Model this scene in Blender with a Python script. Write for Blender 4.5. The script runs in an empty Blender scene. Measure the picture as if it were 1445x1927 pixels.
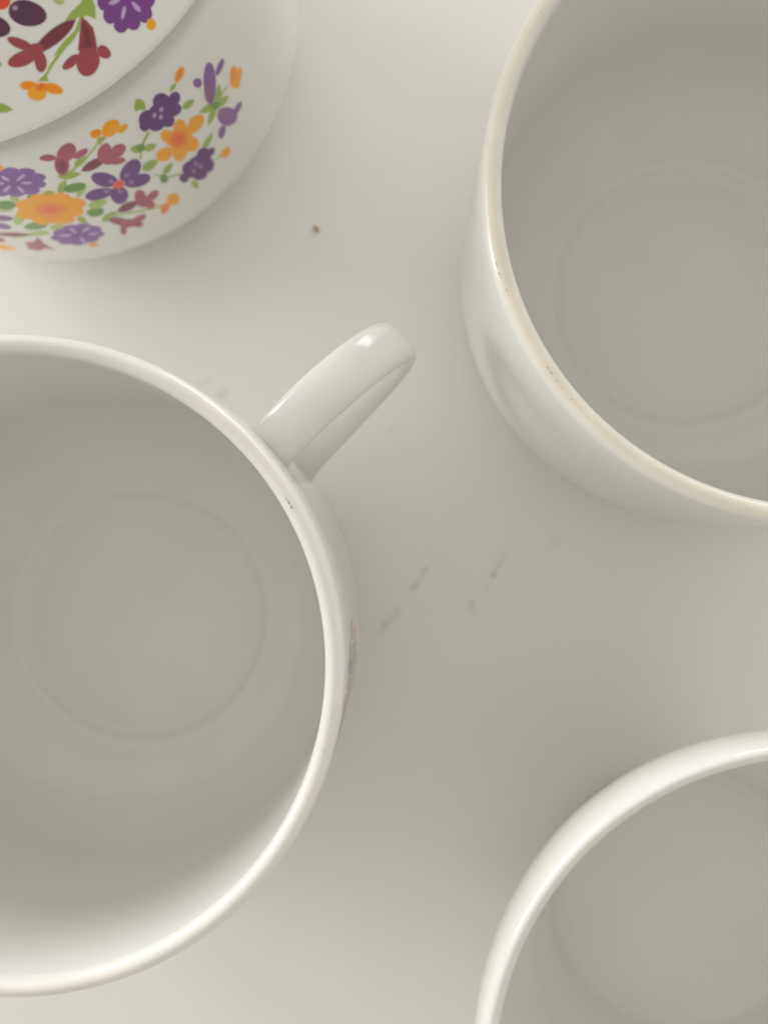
import bpy, bmesh, math, random
import numpy as np
from mathutils import Matrix, Vector, noise
from mathutils.bvhtree import BVHTree
random.seed(7)
S = bpy.context.scene
COL = S.collection
MM = 0.001

# ------------------------------------------------------------------ camera
F_PX, TILT_X, TILT_Y, CAM_H = 1500.136, 0.008, 0.021, 165.432 * MM
PW, PH = 1445.0, 1927.0
cam_d = bpy.data.cameras.new('camera')
cam = bpy.data.objects.new('camera', cam_d)
COL.objects.link(cam)
S.camera = cam
cam_d.sensor_fit = 'VERTICAL'
cam_d.sensor_height = 36.0
cam_d.lens = F_PX / PH * 36.0
cam_d.clip_start = 0.005
cam_d.clip_end = 20
CAM_R = Matrix.Rotation(TILT_X, 3, 'X') @ Matrix.Rotation(TILT_Y, 3, 'Y')
CAM_P = Vector((0, 0, CAM_H))
cam.matrix_world = Matrix.Translation(CAM_P) @ CAM_R.to_4x4()
cam_d.dof.use_dof = True
cam_d.dof.focus_distance = 0.1085
cam_d.dof.aperture_fstop = cam_d.lens / 2.1       # a phone lens about 2 mm wide

# ------------------------------------------------------------------ world and lamps
world = bpy.data.worlds.new('World')
S.world = world
world.use_nodes = True
bg = world.node_tree.nodes['Background']
bg.inputs['Color'].default_value = (1.0, 0.967, 0.897, 1)     # pale walls and ceiling of the room
bg.inputs['Strength'].default_value = 0.575



def area_lamp(name, az, el, dist, w, h, watts, col):
    ld = bpy.data.lights.new(name, 'AREA')
    ld.shape = 'RECTANGLE'
    ld.size, ld.size_y = w, h
    ld.energy = watts
    ld.color = col
    lo = bpy.data.objects.new(name, ld)
    COL.objects.link(lo)
    az, el = math.radians(az), math.radians(el)
    wd = Vector((math.cos(az) * math.cos(el), math.sin(az) * math.cos(el), math.sin(el)))
    lo.location = wd * dist
    lo.rotation_euler = wd.to_track_quat('Z', 'Y').to_euler()


# daylight from a low window at the left and a smaller one at the far right, plus a broad soft fill added above them
area_lamp('left_window_light', 157, 10.5, 0.80, 0.62, 0.30, 5.5, (0.97, 0.995, 0.985))
area_lamp('far_window_light', 65, 9.5, 0.80, 0.52, 0.26, 2.6, (0.97, 0.995, 0.985))
area_lamp('upper_fill_light', 125, 46, 1.7, 3.4, 2.2, 4.5, (1.0, 0.99, 0.965))

S.view_settings.view_transform = 'Standard'
S.view_settings.look = 'None'
S.view_settings.exposure = 0.16
S.view_settings.gamma = 1.0


# ------------------------------------------------------------------ helpers
def ray(px, py):
    d = CAM_R @ Vector(((px - PW / 2) / F_PX, -(py - PH / 2) / F_PX, -1.0))
    return d.normalized()


def on_plane(px, py, z):
    d = ray(px, py)
    t = (z - CAM_H) / d.z
    return CAM_P + d * t


def link(name, me, mat=None, parent=None, smooth=True):
    o = bpy.data.objects.new(name, me)
    COL.objects.link(o)
    if mat:
        me.materials.append(mat)
    if smooth:
        for p in me.polygons:
            p.use_smooth = True
    o.parent = parent
    return o


def empty(name, loc, rz=0.0, scale=(1, 1, 1)):
    o = bpy.data.objects.new(name, None)
    COL.objects.link(o)
    o.empty_display_size = 0.02
    o.location = loc
    o.rotation_euler = (0, 0, rz)
    o.scale = scale
    return o


def tag(o, label=None, cat=None, group=None, kind=None):
    for k, v in (('label', label), ('category', cat), ('group', group), ('kind', kind)):
        if v:
            o[k] = v
    return o


def smooth_profile(pts, n=8):
    """Catmull-Rom through (r, z) points in mm."""
    out = []
    P = [pts[0]] + list(pts) + [pts[-1]]
    for i in range(1, len(P) - 2):
        p0, p1, p2, p3 = P[i - 1], P[i], P[i + 1], P[i + 2]
        for k in range(n):
            t = k / n
            out.append(tuple(0.5 * (2 * p1[j] + (p2[j] - p0[j]) * t + (2 * p0[j] - 5 * p1[j] + 4 * p2[j] - p3[j]) * t * t
                                    + (3 * p1[j] - p0[j] - 3 * p2[j] + p3[j]) * t ** 3) for j in (0, 1)))
    out.append(tuple(pts[-1]))
    return out


def lathe(name, prof, n=192):
    """Surface of revolution of (r, z) in mm; ends at r = 0 become poles."""
    vs, fs, rows = [], [], []
    for r, z in prof:
        if r < 1e-4:
            rows.append([len(vs)])
            vs.append((0, 0, z * MM))
        else:
            rows.append(list(range(len(vs), len(vs) + n)))
            for k in range(n):
                a = 2 * math.pi * k / n
                vs.append((r * MM * math.cos(a), r * MM * math.sin(a), z * MM))
    for A, B in zip(rows, rows[1:]):
        for k in range(n):
            k2 = (k + 1) % n
            if len(A) == 1 and len(B) == 1:
                continue
            if len(A) == 1:
                fs.append((A[0], B[k2], B[k]))
            elif len(B) == 1:
                fs.append((A[k], A[k2], B[0]))
            else:
                fs.append((A[k], A[k2], B[k2], B[k]))
    me = bpy.data.meshes.new(name)
    me.from_pydata(vs, [], fs)
    bm = bmesh.new()
    bm.from_mesh(me)
    bmesh.ops.recalc_face_normals(bm, faces=bm.faces)
    bm.to_mesh(me)
    bm.free()
    return me


def arc(cx, cz, rx, rz, a0, a1, n):
    return [(cx + rx * math.cos(math.radians(a0 + (a1 - a0) * k / n)),
             cz + rz * math.sin(math.radians(a0 + (a1 - a0) * k / n))) for k in range(n + 1)]


# ------------------------------------------------------------------ materials
def new_mat(name):
    m = bpy.data.materials.new(name)
    m.use_nodes = True
    nt = m.node_tree
    return m, nt, nt.nodes['Principled BSDF']


PORC = (0.785, 0.774, 0.738)


def porcelain(name, base=PORC, rough=0.16, sss=0.0):
    m, nt, b = new_mat(name)
    N, L = nt.nodes, nt.links
    tc = N.new('ShaderNodeTexCoord')
    n1 = N.new('ShaderNodeTexNoise')
    n1.inputs['Scale'].default_value = 60
    n1.inputs['Detail'].default_value = 3
    L.new(tc.outputs['Object'], n1.inputs['Vector'])
    cr = N.new('ShaderNodeValToRGB')
    cr.color_ramp.elements[0].position = 0.3
    cr.color_ramp.elements[0].color = tuple(c * 0.965 for c in base) + (1,)
    cr.color_ramp.elements[1].position = 0.7
    cr.color_ramp.elements[1].color = tuple(base) + (1,)
    L.new(n1.outputs['Fac'], cr.inputs['Fac'])
    L.new(cr.outputs['Color'], b.inputs['Base Color'])
    n2 = N.new('ShaderNodeTexNoise')
    n2.inputs['Scale'].default_value = 110
    n2.inputs['Detail'].default_value = 2
    L.new(tc.outputs['Object'], n2.inputs['Vector'])
    bp = N.new('ShaderNodeBump')
    bp.inputs['Strength'].default_value = 0.07
    bp.inputs['Distance'].default_value = 0.0004
    L.new(n2.outputs['Fac'], bp.inputs['Height'])
    L.new(bp.outputs['Normal'], b.inputs['Normal'])
    b.inputs['Roughness'].default_value = rough
    b.inputs['IOR'].default_value = 1.5
    return m


M_CUP = porcelain('white_glazed_porcelain')


def make_table_mat():
    m, nt, b = new_mat('white_laminate')
    N, L = nt.nodes, nt.links
    tc = N.new('ShaderNodeTexCoord')
    n1 = N.new('ShaderNodeTexNoise')
    n1.inputs['Scale'].default_value = 22
    n1.inputs['Detail'].default_value = 5
    L.new(tc.outputs['Object'], n1.inputs['Vector'])
    cr = N.new('ShaderNodeValToRGB')
    cr.color_ramp.elements[0].position = 0.3
    cr.color_ramp.elements[0].color = (0.805, 0.788, 0.752, 1)
    cr.color_ramp.elements[1].position = 0.7
    cr.color_ramp.elements[1].color = (0.832, 0.817, 0.782, 1)
    L.new(n1.outputs['Fac'], cr.inputs['Fac'])
    L.new(cr.outputs['Color'], b.inputs['Base Color'])
    n2 = N.new('ShaderNodeTexNoise')
    n2.inputs['Scale'].default_value = 900
    L.new(tc.outputs['Object'], n2.inputs['Vector'])
    bp = N.new('ShaderNodeBump')
    bp.inputs['Strength'].default_value = 0.05
    bp.inputs['Distance'].default_value = 0.0002
    L.new(n2.outputs['Fac'], bp.inputs['Height'])
    L.new(bp.outputs['Normal'], b.inputs['Normal'])
    b.inputs['Roughness'].default_value = 0.38
    return m


def make_print_mat(name, rough, breakup=None):
    """Colour and coverage come from the mesh; breakup makes a mark patchy."""
    m, nt, b = new_mat(name)
    N, L = nt.nodes, nt.links
    at = N.new('ShaderNodeAttribute')
    at.attribute_name = 'ink'
    L.new(at.outputs['Color'], b.inputs['Base Color'])
    b.inputs['Roughness'].default_value = rough
    tc = N.new('ShaderNodeTexCoord')
    if breakup:
        n1 = N.new('ShaderNodeTexNoise')
        n1.inputs['Scale'].default_value = breakup
        n1.inputs['Detail'].default_value = 4
        L.new(tc.outputs['Object'], n1.inputs['Vector'])
        mr = N.new('ShaderNodeMapRange')
        mr.inputs['From Min'].default_value = 0.28
        mr.inputs['From Max'].default_value = 0.60
        L.new(n1.outputs['Fac'], mr.inputs['Value'])
        mu = N.new('ShaderNodeMath')
        mu.operation = 'MULTIPLY'
        L.new(at.outputs['Alpha'], mu.inputs[0])
        L.new(mr.outputs['Result'], mu.inputs[1])
        L.new(mu.outputs['Value'], b.inputs['Alpha'])
    else:
        n1 = N.new('ShaderNodeTexNoise')
        n1.inputs['Scale'].default_value = 1400
        n1.inputs['Detail'].default_value = 3
        L.new(tc.outputs['Object'], n1.inputs['Vector'])
        mr = N.new('ShaderNodeMapRange')
        mr.inputs['To Min'].default_value = 0.93
        mr.inputs['To Max'].default_value = 1.035
        L.new(n1.outputs['Fac'], mr.inputs['Value'])
        vm = N.new('ShaderNodeVectorMath')
        vm.operation = 'SCALE'
        L.new(at.outputs['Color'], vm.inputs[0])
        L.new(mr.outputs['Result'], vm.inputs['Scale'])
        L.new(vm.outputs['Vector'], b.inputs['Base Color'])
        L.new(at.outputs['Alpha'], b.inputs['Alpha'])
    return m


M_INK = make_print_mat('glazed_print', 0.16)
M_STAIN = make_print_mat('grime', 0.6, 620)


def make_rim_mat(name, tan, cover_lo, cover_hi, specks):
    m, nt, b = new_mat(name)
    N, L = nt.nodes, nt.links
    tc = N.new('ShaderNodeTexCoord')
    at = N.new('ShaderNodeAttribute')
    at.attribute_name = 'ink'
    n1 = N.new('ShaderNodeTexNoise')
    n1.inputs['Scale'].default_value = 130
    n1.inputs['Detail'].default_value = 3
    L.new(tc.outputs['Object'], n1.inputs['Vector'])
    cr = N.new('ShaderNodeValToRGB')
    cr.color_ramp.elements[0].position = 0.35
    cr.color_ramp.elements[0].color = tuple(tan) + (1,)
    cr.color_ramp.elements[1].position = 0.68
    cr.color_ramp.elements[1].color = tuple(min(1, c * 1.10 + 0.02) for c in tan) + (1,)
    L.new(n1.outputs['Fac'], cr.inputs['Fac'])
    # little brown specks that collect in the bare clay
    n2 = N.new('ShaderNodeTexNoise')
    n2.inputs['Scale'].default_value = 1500
    n2.inputs['Detail'].default_value = 3
    L.new(tc.outputs['Object'], n2.inputs['Vector'])
    n3 = N.new('ShaderNodeTexNoise')
    n3.inputs['Scale'].default_value = 190
    L.new(tc.outputs['Object'], n3.inputs['Vector'])
    ad = N.new('ShaderNodeMath')
    ad.operation = 'MULTIPLY_ADD'
    ad.inputs[1].default_value = 0.55
    L.new(n3.outputs['Fac'], ad.inputs[0])
    L.new(n2.outputs['Fac'], ad.inputs[2])
    mr = N.new('ShaderNodeMapRange')
    mr.inputs['From Min'].default_value = specks
    mr.inputs['From Max'].default_value = specks + 0.14
    mr.inputs['To Max'].default_value = 0.6
    L.new(ad.outputs['Value'], mr.inputs['Value'])
    mx = N.new('ShaderNodeMix')
    mx.data_type = 'RGBA'
    mx.inputs['B'].default_value = (0.36, 0.24, 0.13, 1)
    L.new(mr.outputs['Result'], mx.inputs['Factor'])
    L.new(cr.outputs['Color'], mx.inputs['A'])
    # patchy coverage
    n4 = N.new('ShaderNodeTexNoise')
    n4.inputs['Scale'].default_value = 45
    n4.inputs['Detail'].default_value = 3
    L.new(tc.outputs['Object'], n4.inputs['Vector'])
    m2 = N.new('ShaderNodeMapRange')
    m2.inputs['From Min'].default_value = 0.3
    m2.inputs['From Max'].default_value = 0.7
    m2.inputs['To Min'].default_value = cover_lo
    m2.inputs['To Max'].default_value = cover_hi
    L.new(n4.outputs['Fac'], m2.inputs['Value'])
    mu = N.new('ShaderNodeMath')
    mu.operation = 'MULTIPLY'
    L.new(at.outputs['Alpha'], mu.inputs[0])
    L.new(m2.outputs['Result'], mu.inputs[1])
    m3 = N.new('ShaderNodeMix')
    m3.data_type = 'RGBA'
    m3.inputs['A'].default_value = (*PORC, 1)
    L.new(mu.outputs['Value'], m3.inputs['Factor'])
    L.new(mx.outputs['Result'], m3.inputs['B'])
    L.new(m3.outputs['Result'], b.inputs['Base Color'])
    m4 = N.new('ShaderNodeMapRange')
    m4.inputs['To Min'].default_value = 0.10
    m4.inputs['To Max'].default_value = 0.40
    L.new(mu.outputs['Value'], m4.inputs['Value'])
    L.new(m4.outputs['Result'], b.inputs['Roughness'])
    return m


# ------------------------------------------------------------------ the setting: the tabletop
bm = bmesh.new()
bmesh.ops.create_grid(bm, x_segments=8, y_segments=8, size=0.6)
me = bpy.data.meshes.new('tabletop')
bm.to_mesh(me)
bm.free()
table = link('tabletop', me, make_table_mat())
tag(table, kind='structure')


# ------------------------------------------------------------------ printed marks laid on real surfaces
def lin(c):
    c /= 255.0
    return c / 12.92 if c <= 0.04045 else ((c + 0.055) / 1.055) ** 2.4


def ink(rgb, k=1.38):
    return tuple(min(0.9, lin(c) * k) for c in rgb)


def poly_sdf(X, Y, poly):
    """Signed distance (positive inside) to a polygon, in photo pixels."""
    d2 = np.full(X.shape, 1e12)
    inside = np.zeros(X.shape, bool)
    n = len(poly)
    for i in range(n):
        (x0, y0), (x1, y1) = poly[i], poly[(i + 1) % n]
        ex, ey = x1 - x0, y1 - y0
        t = np.clip(((X - x0) * ex + (Y - y0) * ey) / (ex * ex + ey * ey + 1e-9), 0, 1)
        d2 = np.minimum(d2, (X - x0 - t * ex) ** 2 + (Y - y0 - t * ey) ** 2)
        if y0 != y1:
            inside ^= ((y0 > Y) != (y1 > Y)) & (X < (x1 - x0) * (Y - y0) / (y1 - y0) + x0)
    d = np.sqrt(d2)
    return np.where(inside, d, -d)


class Canvas:
    """The print of one surface: inks laid over one another on the bare glaze."""
    STEP = 1.25

    def __init__(self, base):
        self.x0, self.y0 = -70.0, -70.0
        self.nx, self.ny = int(620 / self.STEP), int(600 / self.STEP)
        self.rgb = np.ones((self.ny, self.nx, 3)) * np.array(base)

    def lay(self, poly, edge, mid, alpha, soft, cover):
        S_ = self.STEP
        xs, ys = [p[0] for p in poly], [p[1] for p in poly]
        pad = 9
        i0, i1 = max(0, int((min(xs) - pad - self.x0) / S_)), min(self.nx, int((max(xs) + pad - self.x0) / S_) + 1)
        j0, j1 = max(0, int((min(ys) - pad - self.y0) / S_)), min(self.ny, int((max(ys) + pad - self.y0) / S_) + 1)
        if i0 >= i1 or j0 >= j1:
            return
        X, Y = np.meshgrid(self.x0 + np.arange(i0, i1) * S_, self.y0 + np.arange(j0, j1) * S_)
        sd = poly_sdf(X, Y, poly)
        t = np.clip((sd + soft) / (2 * soft), 0, 1)
        al = alpha * t * t * (3 - 2 * t)
        halo = alpha * 0.10 * np.clip(1 + sd / 7.0, 0, 1) ** 2        # ink that bled into the glaze
        al = np.maximum(al, np.where(sd < 0, halo, 0))
        w = np.clip(1 - sd / max(1.0, sd.max()), 0, 1)[..., None] ** 1.5
        col = np.array(mid) * (1 - w) + np.array(edge) * w
        R = self.rgb[j0:j1, i0:i1]
        R[:] = R * (1 - al[..., None]) + col * al[..., None]
        c = cover[j0:j1, i0:i1]
        np.maximum(c, al, out=c)


class Decal:
    """One printed motif, drawn as seen in the photo; build() lays it on the surface by casting rays on it."""

    def __init__(self, bvh, soft=2.1, canvas=None):
        self.bvh, self.soft, self.cv = bvh, soft, canvas or Canvas((0.5, 0.5, 0.5))
        self.cover = np.zeros((self.cv.ny, self.cv.nx))

    def blot(self, cx, cy, outline, edge, mid=None, alpha=1.0, soft=None):
        self.cv.lay(outline, edge, mid or edge, alpha, soft or self.soft, self.cover)

    def oval(self, cx, cy, rx, ry, ang=0, edge=(0, 0, 0), mid=None, alpha=1.0, n=20, wob=0.05, soft=None):
        """ang in degrees, counter-clockwise as seen."""
        a = -math.radians(ang)
        ph = random.uniform(0, 6)
        o = []
        for k in range(n):
            t = 2 * math.pi * k / n
            w = 1 + wob * math.sin(2 * t + ph) * 0.6 + wob * math.sin(3 * t + ph * 2) * 0.5
            x, y = rx * math.cos(t) * w, ry * math.sin(t) * w
            o.append((cx + x * math.cos(a) - y * math.sin(a), cy + x * math.sin(a) + y * math.cos(a)))
        self.blot(cx, cy, o, edge, mid, alpha, soft)

    def rosette(self, cx, cy, rx, ry, ang, n, depth, edge, mid=None, phase=0.0, jit=0.06):
        a = -math.radians(ang)
        o = []
        m = n * 9
        amps = [1 + random.uniform(-jit, jit) for _ in range(n)]
        for k in range(m):
            t = 2 * math.pi * k / m
            u = (t * n / (2 * math.pi) + phase) % n
            i = int(u)
            fr = u - i
            w = (1 - depth + depth * (math.sin(math.pi * fr) ** 0.6)) * amps[i]
            x, y = rx * math.cos(t) * w, ry * math.sin(t) * w
            o.append((cx + x * math.cos(a) - y * math.sin(a), cy + x * math.sin(a) + y * math.cos(a)))
        self.blot(cx, cy, o, edge, mid)

    def leaf(self, x0, y0, x1, y1, w, edge, mid=None, alpha=1.0):
        """Pointed leaf from base to tip."""
        dx, dy = x1 - x0, y1 - y0
        L = math.hypot(dx, dy)
        ux, uy = dx / L, dy / L
        o = []
        m = 8
        for sgn in (1, -1):
            for k in range(m):
                t = k / m if sgn > 0 else 1 - k / m
                hw = w * math.sin(math.pi * t ** 0.85) ** 0.8 if 0 < t < 1 else 0
                o.append((x0 + dx * t - uy * hw * sgn, y0 + dy * t + ux * hw * sgn))
        self.blot((x0 + x1) / 2, (y0 + y1) / 2, o, edge, mid, alpha, min(self.soft, w * 0.4))

    def stroke(self, pts, w0, w1, col, alpha=1.0):
        for k, (p, q) in enumerate(zip(pts, pts[1:])):
            m = len(pts) - 1
            wa = w0 + (w1 - w0) * k / m
            wb = w0 + (w1 - w0) * (k + 1) / m
            dx, dy = q[0] - p[0], q[1] - p[1]
            L = math.hypot(dx, dy) or 1
            nx, ny = -dy / L, dx / L
            ex, ey = dx / L * wb * 0.4, dy / L * wb * 0.4
            o = []
            for t in range(6):
                s = t / 5
                w = (wa + (wb - wa) * s) / 2
                o.append((p[0] - ex + (dx + 2 * ex) * s + nx * w, p[1] - ey + (dy + 2 * ey) * s + ny * w))
            for t in range(6):
                s = 1 - t / 5
                w = (wa + (wb - wa) * s) / 2
                o.append((p[0] - ex + (dx + 2 * ex) * s - nx * w, p[1] - ey + (dy + 2 * ey) * s - ny * w))
            self.blot((p[0] + q[0]) / 2, (p[1] + q[1]) / 2, o, col, None, alpha, min(1.0, wb * 0.35))

    def build(self, name, parent, lift):
        cv = self.cv
        jj, ii = np.nonzero(self.cover > 0.012)
        idx, vs, cs = {}, [], []
        inv = parent.matrix_world.inverted()
        for j, i in zip(jj.tolist(), ii.tolist()):
            d = ray(cv.x0 + i * cv.STEP, cv.y0 + j * cv.STEP)
            loc, nor, k, dist = self.bvh.ray_cast(CAM_P, d)
            if loc is None:
                continue
            if nor.dot(d) > 0:
                nor = -nor
            idx[(j, i)] = len(vs)
            vs.append(inv @ (loc + nor * lift * MM))
            cs.append(cv.rgb[j, i])
        fs = []
        for (j, i), a in idx.items():
            b, c, d = idx.get((j, i + 1)), idx.get((j + 1, i + 1)), idx.get((j + 1, i))
            if b is not None and c is not None and d is not None:
                fs.append((a, d, c, b))
        if not fs:
            return None
        me = bpy.data.meshes.new(name)
        me.from_pydata(vs, [], fs)
        ca = me.color_attributes.new('ink', 'FLOAT_COLOR', 'POINT')
        for k, c in enumerate(cs):
            ca.data[k].color = (c[0], c[1], c[2], 1.0)
        return link(name, me, M_INK, parent)


class Stain(list):
    """Thin soft-edged smudges of grime: (x, y, rx, ry, angle, alpha) in photo pixels, laid by ray casting."""

    def build(self, name, bvh, parent, rgb, soft=0.35):
        bm = bmesh.new()
        lay = bm.verts.layers.float_color.new('ink')
        inv = parent.matrix_world.inverted()
        for q, (x, y, rx, ry, ang, al) in enumerate(self):
            a = -math.radians(ang)
            rows = []
            n = 16
            for s_, w in ((0.0, al), (soft, al), (1.0, 0.0)):
                row = []
                for k in range(n if s_ else 1):
                    t = 2 * math.pi * k / n
                    ux, uy = rx * s_ * math.cos(t), ry * s_ * math.sin(t)
                    d = ray(x + ux * math.cos(a) - uy * math.sin(a), y + ux * math.sin(a) + uy * math.cos(a))
                    loc, nor, i, dist = bvh.ray_cast(CAM_P, d)
                    v = bm.verts.new(inv @ (loc - d * (0.02 + 0.006 * q) * MM))
                    v[lay] = (*rgb, w)
                    row.append(v)
                rows.append(row)
            for k in range(n):
                k2 = (k + 1) % n
                bm.faces.new((rows[0][0], rows[1][k], rows[1][k2]))
                bm.faces.new((rows[1][k], rows[2][k], rows[2][k2], rows[1][k2]))
        bmesh.ops.recalc_face_normals(bm, faces=bm.faces)
        me = bpy.data.meshes.new(name)
        bm.to_mesh(me)
        bm.free()
        return link(name, me, M_STAIN, parent)


def bvh_of(*objs):
    vs, fs = [], []
    for o in objs:
        b = len(vs)
        vs += [o.matrix_world @ v.co for v in o.data.vertices]
        fs += [tuple(b + i for i in p.vertices) for p in o.data.polygons]
    return BVHTree.FromPolygons(vs, fs)


# ------------------------------------------------------------------ cups
RIM_R, RIM_H, WALL = 45.0, 59.15, 2.75
LIP_C, LIP_RX, LIP_RZ = RIM_R - WALL / 2, WALL / 2, 1.75


def vessel_profile(R=RIM_R, H=RIM_H, wall=WALL, foot=26.5, ring=25.2):
    p = [(0, 1.6), (foot - 3.2, 1.6), (foot - 2.6, 0.3), (foot - 2.0, 0.0), (foot - 0.6, 0.0), (foot, 0.4), (foot + 0.5, 1.6)]
    rc = R - 17.0
    p += arc(rc, 18.6, 16.7, 16.6, -82, 0, 16)                     # rounded belly
    p += [(R - 0.15, 24), (R - 0.05, 34), (R, 44), (R, 52)]
    p += arc(R - wall / 2, H - 1.75, wall / 2, 1.75, 0, 180, 16)   # rounded lip
    ri = R - wall
    p += [(ri, 52), (ri, 44), (ri - 0.05, 34), (ri - 0.2, 25)]
    p += arc(ri - 15.6, 20.4, 15.4, 15.6, 0, -80, 16)
    # shallow well in the floor: a soft step, the ring seen from above
    p += [(28.0, 5.0), (ring + 1.5, 4.9), (ring + 0.9, 4.86), (ring + 0.3, 4.62), (ring - 0.3, 4.05), (ring - 0.9, 3.45), (ring - 1.5, 3.12), (ring - 2.2, 3.06),
          (ring - 3.4, 3.2), (ring - 5.0, 3.34), (18, 3.4), (9, 3.45), (0, 3.45)]
    return p


CUP_ME = lathe('teacup_body', vessel_profile())


def flared_profile():
    """The cup at lower right: same mouth, its wall drawing in towards the foot."""
    p = [(0, 1.6), (21, 1.6), (21.6, 0.3), (22.2, 0.0), (23.4, 0.0), (24, 0.4), (24.4, 2.2)]
    p += smooth_profile([(25.5, 4.6), (28.0, 10.0), (31.6, 19), (35.8, 30), (39.3, 38.2), (42.3, 44.0), (44.4, 48.6), (45.5, 52.0), (45.85, 54.6), (45.8, 56.4),
                         (45.5, 57.9), (44.9, 58.8), (44.2, 58.9), (43.5, 58.4), (43.0, 57.4), (42.75, 56.0)], 7)
    p += smooth_profile([(42.65, 54.6), (42.4, 50), (40.2, 44), (37.3, 37.5), (33.4, 28.6), (30.0, 18.6), (27.0, 10.4), (25.8, 7.2), (24.8, 6.0)], 6)
    p += [(24.1, 5.6), (23.5, 5.15), (22.9, 4.75), (22.2, 4.6), (15, 4.6), (8, 4.65), (0, 4.68)]
    return p


FLARED_ME = lathe('flared_cup_body', flared_profile())


def handle_mesh():
    sp = smooth_profile([(43.6, 47.6), (46.6, 48.9), (52.0, 50.7), (58.5, 50.7), (64.8, 48.2), (69.2, 43.6), (70.2, 38.0), (67.5, 32.7),
                         (61.5, 28.2), (55.5, 24.6), (49.5, 21.6), (43.6, 19.4)], 7)
    n = len(sp)
    m = 36
    vs, fs = [], []
    for i, (r, z) in enumerate(sp):
        a, b = sp[max(0, i - 1)], sp[min(n - 1, i + 1)]
        t = Vector((b[0] - a[0], 0, b[1] - a[1])).normalized()
        nrm = Vector((-t.z, 0, t.x))
        u = i / (n - 1)
        e = max(0.0, 1 - min(u, 1 - u) / 0.10)
        flare = 1 + 0.6 * e ** 1.6
        hw = (3.72 + 0.12 * math.sin(math.pi * u) + 0.75 * max(0.0, u - 0.45)) * (1 + 0.26 * e ** 2.2)
        ht = 1.72 * flare
        for k in range(m):
            th = 2 * math.pi * k / m
            c, s = math.cos(th), math.sin(th)
            q = 2 / 2.15
            x = hw * math.copysign(abs(c) ** q, c)
            y = ht * math.copysign(abs(s) ** q, s)
            p = Vector((r, 0, z)) + nrm * y + Vector((0, x, 0))
            vs.append(p * MM)
    for i in range(n - 1):
        for k in range(m):
            k2 = (k + 1) % m
            fs.append((i * m + k, i * m + k2, (i + 1) * m + k2, (i + 1) * m + k))
    me = bpy.data.meshes.new('teacup_handle')
    me.from_pydata(vs, [], fs)
    bm = bmesh.new()
    bm.from_mesh(me)
    bmesh.ops.recalc_face_normals(bm, faces=bm.faces)
    bm.to_mesh(me)
    bm.free()
    return me


HANDLE_ME = handle_mesh()


def rim_mesh(a0, a1):
    """Thin band of bare clay on top of the lip, fading out at its edges."""
    n, m = 256, 10
    me = bpy.data.meshes.new('rim')
    vs, fs, al = [], [], []
    for j in range(m + 1):
        t = j / m
        ang = math.radians(a0 + (a1 - a0) * t)
        r = LIP_C + (LIP_RX + 0.03) * math.cos(ang)
        z = RIM_H - 1.75 + (LIP_RZ + 0.03) * math.sin(ang)
        fade = min(1.0, min(t, 1 - t) / 0.22)
        for k in range(n):
            a = 2 * math.pi * k / n
            vs.append((r * MM * math.cos(a), r * MM * math.sin(a), z * MM))
            w = noise.noise(Vector((math.cos(a) * 5, math.sin(a) * 5, 3.1))) * 0.35
            al.append(max(0.0, min(1.0, fade * (1.0 + w))) if 0 < j < m else 0.0)
    for j in range(m):
        for k in range(n):
            k2 = (k + 1) % n
            fs.append((j * n + k, j * n + k2, (j + 1) * n + k2, (j + 1) * n + k))
    me.from_pydata(vs, [], fs)
    ca = me.color_attributes.new('ink', 'FLOAT_COLOR', 'POINT')
    for i, v in enumerate(al):
        ca.data[i].color = (1, 1, 1, v)
    bm = bmesh.new()
    bm.from_mesh(me)
    bmesh.ops.recalc_face_normals(bm, faces=bm.faces)
    bm.to_mesh(me)
    bm.free()
    return me


CUPS = [
    ((-52.473, -19.852), 42.4, 1.0, 'white porcelain cup at left whose strap handle reaches over the bare table'),
    ((56.84, 44.799), 116.0, 1.023, 'white porcelain cup at upper right with a tan stained brown speckled rim'),
    ((55.632, -74.869), -55.0, 0.996, 'white porcelain cup in the lower right corner with a bright clean white rim'),
]
M_RIMS = [make_rim_mat('bare_clay_pale', (0.76, 0.715, 0.645), 0.3, 0.85, 1.0),
          make_rim_mat('bare_clay_tan', (0.745, 0.685, 0.585), 0.7, 1.0, 0.95),
          make_rim_mat('bare_clay_faint', (0.735, 0.70, 0.63), 0.1, 0.5, 1.1)]
cups = []
for i, ((x, y), hz, sc, lab) in enumerate(CUPS):
    t = empty('teacup', (x * MM, y * MM, 0), math.radians(hz), (sc, sc, 1))
    tag(t, lab, 'cup', 'white porcelain cups standing on the table')
    bme = FLARED_ME if i == 2 else CUP_ME
    body = link('body', bme, M_CUP if not bme.materials else None, t)
    hnd = link('handle', HANDLE_ME, M_CUP if not HANDLE_ME.materials else None, t)
    rim = link('rim', rim_mesh(36, 138), M_RIMS[i], t) if i < 2 else None
    cups.append((t, body, hnd, rim))
cups[1][3]['label'] = 'tan unglazed rim with brown specks'

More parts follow.
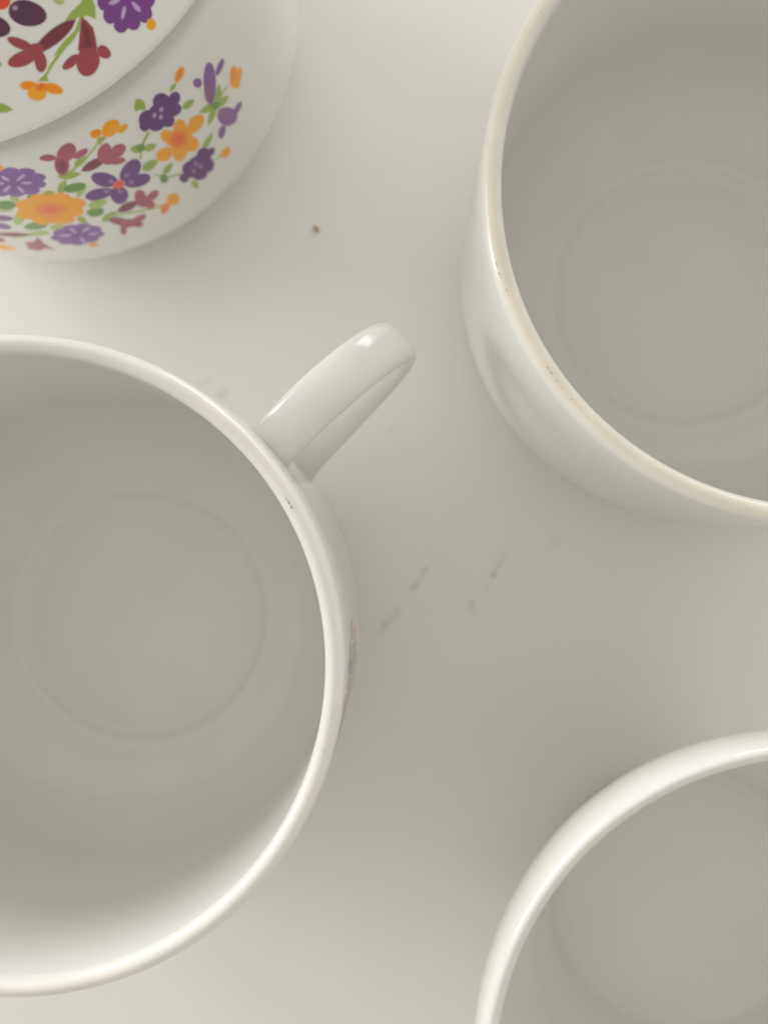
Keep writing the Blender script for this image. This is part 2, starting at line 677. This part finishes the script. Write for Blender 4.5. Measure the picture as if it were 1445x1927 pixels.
# ------------------------------------------------------------------ sugar bowl with its lid
BOWL_XY = (-65.9, 95.4)
bowl = empty('sugar_bowl', (BOWL_XY[0] * MM, BOWL_XY[1] * MM, 0))
tag(bowl, 'lidded white porcelain bowl printed with purple, orange and pink flowers', 'bowl')
bp_ = [(0, 1.6), (24, 1.6), (24.8, 0.3), (25.5, 0.0), (27, 0.0), (27.6, 0.4), (28.2, 1.7)]
bp_ += arc(29.6, 18.6, 17.0, 16.6, -82, 0, 16)
bp_ += [(46.9, 26), (47.3, 36), (47.5, 46), (47.52, 51)]
bp_ += smooth_profile([(47.5, 53.6), (47.35, 55.2), (46.95, 56.3), (46.2, 56.95), (45.2, 57.15), (44.2, 57.2), (43.4, 57.6), (43.1, 58.8), (43.1, 61.6), (42.8, 62.5), (42.3, 62.4), (42.0, 60.0)], 5)
bp_ += [(41.8, 50), (41.6, 30)]
bp_ += arc(26, 19, 15.4, 15.0, 0, -84, 10) + [(0, 3.9)]
bowl_body = link('body', lathe('sugar_bowl_body', bp_), M_CUP, bowl)
lp = [(0, 61.8), (38, 61.8), (44, 61.8), (48.2, 61.9)]
lp += arc(48.35, 62.5, 0.55, 0.6, -75, 72, 8)
lp += smooth_profile([(47.6, 63.35), (44.5, 64.5), (38, 67.0), (30, 70.4), (21, 73.0), (13, 74.6), (8, 75.2), (6.0, 75.8), (5.2, 76.9), (5.0, 78.6), (6.4, 80.7), (8.4, 82.7), (9.0, 84.9), (7.9, 87.1), (5.2, 88.6), (2.5, 89.2), (0, 89.3)], 4)
bowl_lid = link('lid', lathe('sugar_bowl_lid', [(r - 0.35 if r > 40 else r, z + 1.05) for r, z in lp]), M_CUP, bowl)
bpy.context.view_layer.update()

ORANGE, ORANGE_C, DORANGE = ink((236, 138, 18), 1.5), ink((210, 84, 28), 1.45), ink((222, 114, 18), 1.5)
VIOLET, VIOLET_L = ink((84, 42, 98), 1.35), ink((96, 58, 116), 1.3)
PLUM = ink((76, 38, 62))
LILAC, LILAC_L, LILAC_C = ink((124, 88, 152), 1.25), ink((176, 148, 188), 1.3), ink((106, 72, 130), 1.25)
PURPLE = ink((106, 52, 120), 1.35)
MAUVE = ink((120, 80, 138), 1.25)
PINK, PINK_D = ink((156, 80, 98), 1.25), ink((118, 56, 76), 1.2)
RED, RED_D = ink((138, 58, 62)), ink((102, 42, 52))
GREEN, GREEN_D, GREEN_P = ink((132, 152, 66)), ink((92, 128, 62)), ink((150, 166, 100))
DOT = ink((140, 110, 146))
WHITE_DOT = ink((160, 138, 168))
made = {'lid': [], 'body': []}


def put(which, name, draw, label=None):
    d = Decal(BV[which], canvas=CV[which])
    draw(d)
    pending.append((which, name, d, label))


pending = []
CV = {'lid': Canvas(PORC), 'body': Canvas(PORC)}
BV = {'lid': bvh_of(bowl_lid), 'body': bvh_of(bowl_body)}


def spokes(d, cx, cy, items, col):
    for x, y, L, w in items:
        ang = -math.degrees(math.atan2(y - cy, x - cx))
        d.oval(x, y, L, w, ang, col, alpha=0.9, n=12, soft=1.0)


# --- lid, traced from the photograph
def f(d):
    d.oval(-6, 50, 19, 28, 70, PLUM)
    d.oval(52, 25, 36, 25, -12, PLUM)
    d.oval(-4, -28, 20, 30, 0, PLUM)
    d.oval(-34, 18, 26, 20, 0, PLUM)
    d.oval(29, 15, 5, 4.5, 0, WHITE_DOT, alpha=0.8, soft=2)
    d.oval(2, 2, 19, 17, 0, ink((196, 66, 40)))
put('lid', 'printed_flower', f, 'plum flower with red centre')


def f(d):
    d.rosette(238, -6, 58, 70, 0, 11, 0.16, PURPLE, PURPLE, 0.35)
    spokes(d, 240, -8, [(216, 3, 12, 4.5), (233, 24, 13, 3.6), (257, 13, 12, 4.5), (262, -20, 11, 4)], LILAC_L)
put('lid', 'printed_flower', f, 'purple scalloped flower')
put('lid', 'printed_bud', lambda d: d.oval(285, 46, 9, 11.5, 0, ORANGE))


def f(d):
    d.stroke([(167, -8), (158, 24), (146, 56), (118, 94), (98, 122), (84, 148)], 9, 4.5, GREEN)
    d.blot(152, 22, [(122, 41), (134, 22), (150, 8), (160, -8), (172, -8), (180, 12), (181, 36), (166, 30), (156, 28), (143, 36)], GREEN, GREEN)
    d.leaf(148, 58, 102, 106, 6, GREEN)
    d.blot(83, 146, [(71, 153), (80, 144), (88, 138), (92, 153)], GREEN, GREEN)
put('lid', 'printed_leaf', f)


def f(d):
    d.leaf(144, 36, 54, 108, 14, RED_D, RED_D)
    d.oval(38, 82, 26, 9.5, -22, RED)
    d.oval(44, 110, 29, 15, 22, RED)
    d.oval(77, 116, 11.5, 21, 6, RED)
    d.oval(66, 96, 17, 15, 40, RED)
put('lid', 'printed_flower', f, 'red trumpet flower')


def f(d):
    d.blot(166, 84, [(154, 32), (163, 38), (176, 52), (181, 72), (184, 92), (176, 104), (160, 104), (147, 94), (149, 76), (151, 54)], RED, RED_D)
    d.oval(134, 117, 19, 9.5, 42, RED)
    d.oval(166, 116, 23, 27, -12, RED)
    d.oval(196, 98, 14.5, 11.5, -38, RED)
    d.leaf(155, 42, 172, 90, 3, RED_D)
put('lid', 'printed_flower', f, 'red trumpet flower')


def f(d):
    d.oval(55, 161, 18, 9, -6, ORANGE, DORANGE)
    d.oval(101, 167, 19, 10, -20, ORANGE, DORANGE)
    d.oval(71, 175, 18, 15, 0, ORANGE)
    d.oval(80, 164, 14, 8, 0, DORANGE)
    for x, y in ((70, 168), (77, 168), (85, 164)):
        d.stroke([(80, 158), (x, y)], 2.2, 1.0, ink((190, 76, 26)), 0.8)
put('lid', 'printed_flower', f, 'small orange flower')
put('lid', 'printed_leaf', lambda d: d.leaf(-16, 200, 25, 207, 9, GREEN))
put('lid', 'printed_leaf', lambda d: d.oval(-2, 121, 6, 5, 0, GREEN))
put('lid', 'printed_leaf', lambda d: d.leaf(122, 6, 98, -6, 8, GREEN_P))


# --- body
def greens(*items):
    def f(d):
        for it in items:
            if it[0] == 'l':
                d.leaf(*it[1:6], it[6] if len(it) > 6 else GREEN)
            elif it[0] == 'o':
                d.oval(*it[1:6], it[6] if len(it) > 6 else GREEN)
            else:
                d.stroke(it[1], it[2], it[3], it[4] if len(it) > 4 else GREEN)
    return f


put('body', 'printed_leaf', greens(('s', [(190, 262), (177, 280), (158, 303), (140, 318), (128, 328)], 4, 6, GREEN_P), ('l', 192, 268, 184, 268, 4), ('o', 191, 262, 9, 5, 30),
                                   ('l', 140, 312, 163, 294, 6), ('l', 108, 332, 154, 327, 7.5)))
put('body', 'printed_leaf', greens(('l', 160, 345, 146, 372, 8, GREEN_P), ('l', 112, 366, 124, 338, 8, GREEN), ('o', 141, 353, 21, 9, 12, GREEN_D)))
put('body', 'printed_leaf', greens(('o', 12, 386, 20, 9, 0, GREEN_D), ('l', 38, 378, 18, 370, 6, GREEN_P), ('l', 30, 424, 44, 398, 10, GREEN_P), ('s', [(-8, 398), (24, 396)], 4, 3, GREEN_P)))
put('body', 'printed_leaf', greens(('o', 68, 425, 22, 7.5, 5, GREEN_D), ('l', 80, 368, 104, 361, 6, GREEN), ('l', 50, 372, 74, 366, 5, GREEN_D), ('l', 94, 429, 122, 424, 6, GREEN_P)))
put('body', 'printed_leaf', greens(('o', 180, 399, 16, 9, 8, GREEN_D), ('l', 166, 388, 204, 378, 9, GREEN_P), ('l', 192, 416, 222, 398, 7, GREEN), ('l', 146, 408, 166, 420, 6, GREEN),
                                   ('s', [(206, 408), (236, 401), (270, 396), (302, 388), (312, 385)], 4, 3, GREEN_P)))
put('body', 'printed_leaf', greens(('s', [(28, 446), (60, 440), (90, 438)], 4, 7, GREEN_P), ('l', 56, 441, 94, 436, 5, GREEN_P)))
put('body', 'printed_leaf', greens(('s', [(280, 250), (272, 264), (266, 282), (265, 298)], 5, 3, GREEN), ('l', 268, 280, 245, 281, 8, GREEN), ('o', 266, 278, 9, 7, 0, GREEN_D), ('l', 272, 282, 295, 272, 7, GREEN)))
put('body', 'printed_leaf', greens(('l', 268, 320, 298, 301, 9, GREEN)))
put('body', 'printed_leaf', greens(('s', [(291, 329), (316, 333), (342, 327)], 3, 4, GREEN_P), ('o', 309, 336, 8, 8.5, 40, GREEN_D), ('l', 308, 328, 325, 306, 6, GREEN)))
put('body', 'printed_leaf', greens(('l', 256, 187, 274, 207, 9, GREEN), ('l', 256, 210, 262, 190, 6, GREEN)))
put('body', 'printed_leaf', greens(('l', 344, 205, 366, 187, 7, GREEN)))
put('body', 'printed_leaf', greens(('s', [(416, 178), (428, 163)], 4, 3, GREEN_P), ('l', 408, 200, 413, 158, 7, GREEN), ('l', 410, 196, 374, 212, 7, GREEN), ('l', 406, 198, 392, 236, 6, GREEN),
                                   ('l', 408, 200, 430, 180, 7, GREEN), ('o', 406, 198, 8, 8, 0, GREEN_D)))
put('body', 'printed_leaf', greens(('l', 382, 280, 401, 250, 5.5, GREEN)))
put('body', 'printed_leaf', greens(('l', 362, 340, 374, 355, 6, GREEN), ('s', [(408, 299), (416, 291)], 4, 3, GREEN_P)))


def f(d):
    d.oval(338, 140, 7.5, 16, -24, ORANGE, DORANGE)
    d.leaf(320, 172, 332, 156, 4, GREEN)
put('body', 'printed_bud', f)


def f(d):
    d.oval(181, 251, 12, 8.5, 15, ORANGE, DORANGE)
    d.oval(231, 242, 12, 6.5, 40, ORANGE)
    d.oval(209, 241, 20, 14, 38, ORANGE)
    d.stroke([(193, 254), (212, 240)], 2, 1, DORANGE, 0.7)
put('body', 'printed_flower', f, 'small orange flower')


def f(d):
    d.oval(91, 297, 16, 6.5, 0, PINK)
    d.oval(153, 289, 16, 6.5, 32, PINK)
    d.oval(117, 311, 14.5, 18, 10, PINK, PINK_D)
    d.oval(126, 287, 20, 16, 40, PINK)
    d.leaf(118, 326, 120, 298, 4, PINK_D)
put('body', 'printed_flower', f, 'pink trumpet flower')


def f(d):
    d.leaf(153, 322, 206, 294, 9, PINK_D, PINK_D)
    d.oval(197, 288, 13, 19, -18, PINK)
    d.oval(222, 284, 17, 12, 40, PINK)
    d.oval(222, 303, 15, 6.5, 10, PINK)
    d.oval(206, 297, 17, 12, 20, PINK)
put('body', 'printed_flower', f, 'pink trumpet flower')


def f(d):
    d.rosette(26, 343, 65, 29, 0, 10, 0.16, LILAC, LILAC_C, 0.2)
    spokes(d, 26, 344, [(11, 336, 9, 3.2), (40, 334, 10, 3.2), (51, 344, 11, 2.6), (40, 357, 9, 3), (14, 355, 9, 3), (0, 345, 9, 2.5)], LILAC_L)
put('body', 'printed_flower', f, 'lilac scalloped flower')


def f(d):
    d.rosette(98, 392, 67, 31, 0, 8, 0.17, ORANGE, ORANGE, 0.1, 0.08)
    for k in range(22):
        a = 2 * math.pi * (k + random.random() * .5) / 22
        r = random.uniform(0.35, 0.62)
        d.stroke([(97 + 8 * math.cos(a), 394 + 4 * math.sin(a)), (97 + 66 * r * math.cos(a), 394 + 29 * r * math.sin(a))], 1.8, 0.9, ink((206, 92, 50)), 0.5)
    d.oval(96, 394, 24, 12, 0, ink((210, 104, 60)), alpha=0.6, soft=9)
    d.oval(96, 394, 10, 6, 0, ink((204, 92, 70)), alpha=0.8, soft=5)
put('body', 'printed_flower', f, 'large orange flower')


def f(d):
    d.rosette(147, 441, 53, 21.5, 4, 9, 0.15, LILAC, LILAC_C, 0.3)
    spokes(d, 148, 441, [(124, 443, 11, 2.4), (138, 434, 8, 3), (162, 432, 9, 3), (176, 440, 10, 2.4), (156, 452, 9, 2.6)], LILAC_L)
put('body', 'printed_flower', f, 'lilac scalloped flower')


def f(d):
    for a in ((197, 338, 25, 14, -12), (246, 321, 25, 16, 48), (260, 340, 25, 12, 16), (187, 365, 27, 11, 14), (225, 367, 18, 16, -15)):
        d.oval(*a, VIOLET_L)
    for x, y in ((209, 341), (239, 330), (247, 343), (201, 360), (227, 360)):
        d.oval(x, y, 5, 4, 0, DOT, alpha=0.8, soft=2, n=10)
    d.oval(224, 347, 11.5, 8.5, 15, ink((196, 82, 84)))
put('body', 'printed_flower', f, 'violet flower with red centre')


def f(d):
    for a in ((304, 192, 16, 18, -20), (328, 187, 11, 15, -20), (327, 206, 15, 13, 20), (314, 224, 16, 15, -30), (294, 232, 17, 15, 30), (277, 222, 17, 14, 30), (272, 238, 9, 10, 30), (300, 212, 24, 18, 35)):
        d.oval(*a, VIOLET)
    for x, y in ((304, 206), (291, 217), (303, 220)):
        d.oval(x, y, 4, 5, -15, WHITE_DOT, alpha=0.85, soft=2, n=10)
put('body', 'printed_flower', f, 'dark violet flower')


def f(d):
    d.oval(372, 156, 8.5, 9, 0, MAUVE)
    d.oval(414, 126, 5.5, 17, -22, MAUVE)
    d.oval(395, 156, 11.5, 41, 2, MAUVE)
    d.oval(394, 178, 9, 18, 0, ink((120, 76, 108)), alpha=0.7, soft=4)
put('body', 'printed_flower', f, 'mauve bud flower')


def f(d):
    d.oval(440, 143, 8, 20, -4, ORANGE, DORANGE)
    d.oval(449, 141, 6.5, 15, -8, ORANGE)
    d.oval(444, 158, 9, 9, 0, ORANGE)
    d.stroke([(438, 160), (440, 144)], 2, 1, DORANGE, 0.7)
put('body', 'printed_bud', f)


def f(d):
    d.oval(447, 204, 5.5, 14, -30, MAUVE)
    d.oval(418, 248, 6.5, 13, -14, MAUVE)
    d.oval(428, 219, 18.5, 18.5, 0, MAUVE)
    d.oval(420, 211, 9, 9, 0, ink((130, 84, 120)), alpha=0.6, soft=4)
put('body', 'printed_flower', f, 'mauve bud flower')


def f(d):
    for a in ((339, 240, 13, 16, 0), (368, 233, 13, 21, -38), (359, 271, 17, 14, 10), (339, 287, 14, 16, -20), (310, 290, 18, 12, 30), (318, 258, 17, 13, -30), (340, 262, 24, 20, 40)):
        d.oval(*a, ORANGE)
    for k in range(20):
        a = 2 * math.pi * (k + random.random() * .6) / 20
        r = random.uniform(15, 26)
        d.stroke([(337 + 4 * math.cos(a), 262 + 4 * math.sin(a)), (337 + r * math.cos(a), 262 + r * math.sin(a))], 1.8, 0.8, ink((196, 84, 28)), 0.6)
    d.oval(336, 262, 16, 12, 40, ORANGE_C, alpha=0.75, soft=8)
put('body', 'printed_flower', f, 'orange flower')


def f(d):
    for a in ((384, 292, 14, 15, -30), (397, 286, 6, 10, -40), (391, 310, 13, 14, 0), (376, 326, 15, 13, 30), (359, 318, 17, 15, 45), (347, 335, 9, 9, 0), (370, 312, 24, 16, 48)):
        d.oval(*a, VIOLET)
    for x, y in ((369, 308), (378, 313), (365, 322)):
        d.oval(x, y, 4, 4, 0, DOT, alpha=0.8, soft=2, n=10)
put('body', 'printed_flower', f, 'dark violet flower')


def f(d):
    d.leaf(221, 398, 264, 378, 8, PINK_D, PINK_D)
    d.oval(264, 370, 11, 13, 10, PINK)
    d.oval(287, 369, 15, 7.5, 40, PINK)
    d.oval(282, 385, 11, 7.5, 0, PINK)
    d.oval(270, 379, 14, 11, 0, PINK)
put('body', 'printed_flower', f, 'pink trumpet flower')


def f(d):
    d.leaf(204, 413, 250, 420, 7, PINK_D, PINK)
    d.oval(262, 412, 15, 6, 28, PINK)
    d.oval(233, 433, 6.5, 9, 0, PINK)
    d.oval(258, 421, 12, 6.5, -8, PINK)
    d.oval(242, 420, 17, 8.5, 5, PINK)
put('body', 'printed_flower', f, 'pink trumpet flower')


def f(d):
    d.oval(311, 392, 7, 12, -30, ink((216, 118, 40)))
    d.oval(326, 375, 11, 13, -45, ORANGE)
put('body', 'printed_bud', f)
put('body', 'printed_bud', lambda d: d.oval(425, 287, 7.5, 12, -38, ORANGE))


def f(d):
    d.oval(4, 410, 21, 6, -5, MAUVE)
    d.oval(2, 425, 20, 6, -10, MAUVE)
    d.oval(-22, 416, 18, 9, 0, MAUVE)
put('body', 'printed_flower', f, 'mauve flower')


def f(d):
    d.leaf(58, 442, -20, 440, 4, PINK_D)
    d.oval(-6, 450, 18, 5, -8, PINK)
    d.leaf(48, 458, 72, 462, 5, PINK)
    d.blot(72, 460, [(52, 468), (60, 458), (72, 446), (84, 458), (104, 470), (86, 467), (74, 472)], PINK, PINK)
put('body', 'printed_flower', f, 'pink trumpet flower')
put('body', 'printed_bud', lambda d: (d.leaf(-24, 460, 34, 470, 5, ORANGE)))
put('body', 'printed_bud', lambda d: d.oval(176, 460, 9, 4.5, -5, ORANGE))
put('body', 'printed_bud', lambda d: d.oval(-2, 316, 9, 6, 0, ORANGE))

# every motif takes its colours from the finished print of its surface
for q, (which, name, d, label) in enumerate(pending):
    o = d.build(name, bowl_lid if which == 'lid' else bowl_body, 0.005 + 0.0003 * q)
    if o:
        if label:
            o['label'] = label
        made[which].append(o)

# the print goes on round the bowl; the first cup carries the same garland beside its handle
for o in list(made['body']):
    for rz in (-66, -150):
        c = o.copy()
        COL.objects.link(c)
        c.parent = bowl_body
        c.rotation_euler = (0, 0, math.radians(rz))
for o in made['body']:
    me = o.data.copy()
    for v in me.vertices:
        q = Vector((v.co.x, v.co.y))
        r = (float(np.interp(v.co.z / MM, [18, 24, 34, 44, 52], [44.7, 44.85, 44.95, 45.0, 45.0])) + 0.02) * MM
        q *= r / q.length
        v.co.x, v.co.y = q.x, q.y
    for t, body, hnd, rim in cups[:1]:
        c = o.copy()
        c.data = me
        COL.objects.link(c)
        c.parent = body
        c.rotation_euler = (0, 0, math.radians(35.6 - 42.4))

# ------------------------------------------------------------------ grime: on the first cup's rim, the second cup's rim, the table
GRIME = ink((96, 90, 84))
Stain([(539, 939, 5, 1.7, -60, .6), (544, 946, 6, 1.5, -55, .7), (549, 955, 5, 1.9, -60, .7)]).build('rim_scratch', bvh_of(cups[0][3]), cups[0][1], ink((96, 76, 54)))
Stain([(934, 497, 8, 1.8, -72, .45), (939, 515, 4, 2.0, -70, .6), (942, 522, 3, 1.6, -70, .4), (953, 546, 5, 2.2, -68, .55), (956, 556, 2.5, 1.5, 0, .4),
       (1012, 672, 3, 1.5, -50, .35), (1030, 692, 5, 1.8, -52, .45), (1037, 702, 6, 2.6, -52, .55), (1047, 717, 4, 1.6, -50, .35), (1057, 729, 4, 1.8, -50, .5),
       (1074, 752, 3, 1.8, -48, .5), (1090, 768, 3, 1.4, -45, .3), (1105, 786, 5, 1.2, -45, .3)]).build('rim_stain', bvh_of(cups[1][3]), cups[1][1], ink((158, 132, 98)))
bvt = bvh_of(table)
for marks in ([(794, 1080, 7, 17, -38, .36), (780, 1104, 13, 7, 30, .38)], [(738, 1160, 28, 8, 45, .30), (722, 1182, 16, 7, 40, .22)],
              [(940, 1058, 34, 7, 62, .24), (930, 1082, 8, 8, 0, .38), (915, 1108, 14, 6, 62, .2)], [(887, 1143, 7, 12, 0, .48)],
              [(418, 742, 14, 9, 20, .36), (384, 720, 28, 6, 25, .26)], [(1042, 1022, 34, 8, 40, .12)], [(735, 808, 8, 5, 0, .16)], [(640, 1020, 30, 5, 50, .10)]):
    Stain([(m_[0], m_[1], m_[2] * 1.2, m_[3] * 1.35, m_[4], m_[5] * 0.42) for m_ in marks]).build('scuff_mark', bvt, table, GRIME, 0.25)

# ------------------------------------------------------------------ crumb
p = on_plane(595, 430, 0.3 * MM)
bm = bmesh.new()
bmesh.ops.create_icosphere(bm, subdivisions=3, radius=1.0)
for v in bm.verts:
    w = 1 + 0.28 * noise.noise(v.co * 1.7 + Vector((3, 1, 5)))
    v.co = Vector((v.co.x * 0.85 * w, v.co.y * 0.42 * w, v.co.z * 0.27 * w)) * MM
me = bpy.data.meshes.new('crumb')
bm.to_mesh(me)
bm.free()
m, nt, b = new_mat('brown_crumb')
nz = nt.nodes.new('ShaderNodeTexNoise')
nz.inputs['Scale'].default_value = 2500
cr = nt.nodes.new('ShaderNodeValToRGB')
cr.color_ramp.elements[0].color = (0.30, 0.18, 0.10, 1)
cr.color_ramp.elements[1].color = (0.50, 0.38, 0.26, 1)
nt.links.new(nz.outputs['Fac'], cr.inputs['Fac'])
nt.links.new(cr.outputs['Color'], b.inputs['Base Color'])
b.inputs['Roughness'].default_value = 0.8
crumb = link('crumb', me, m)
crumb.location = (p.x, p.y, 0.23 * MM)
crumb.rotation_euler = (0, 0, math.radians(-50))
tag(crumb, 'tiny brown crumb lying on the white table below the flowered bowl', 'crumb')
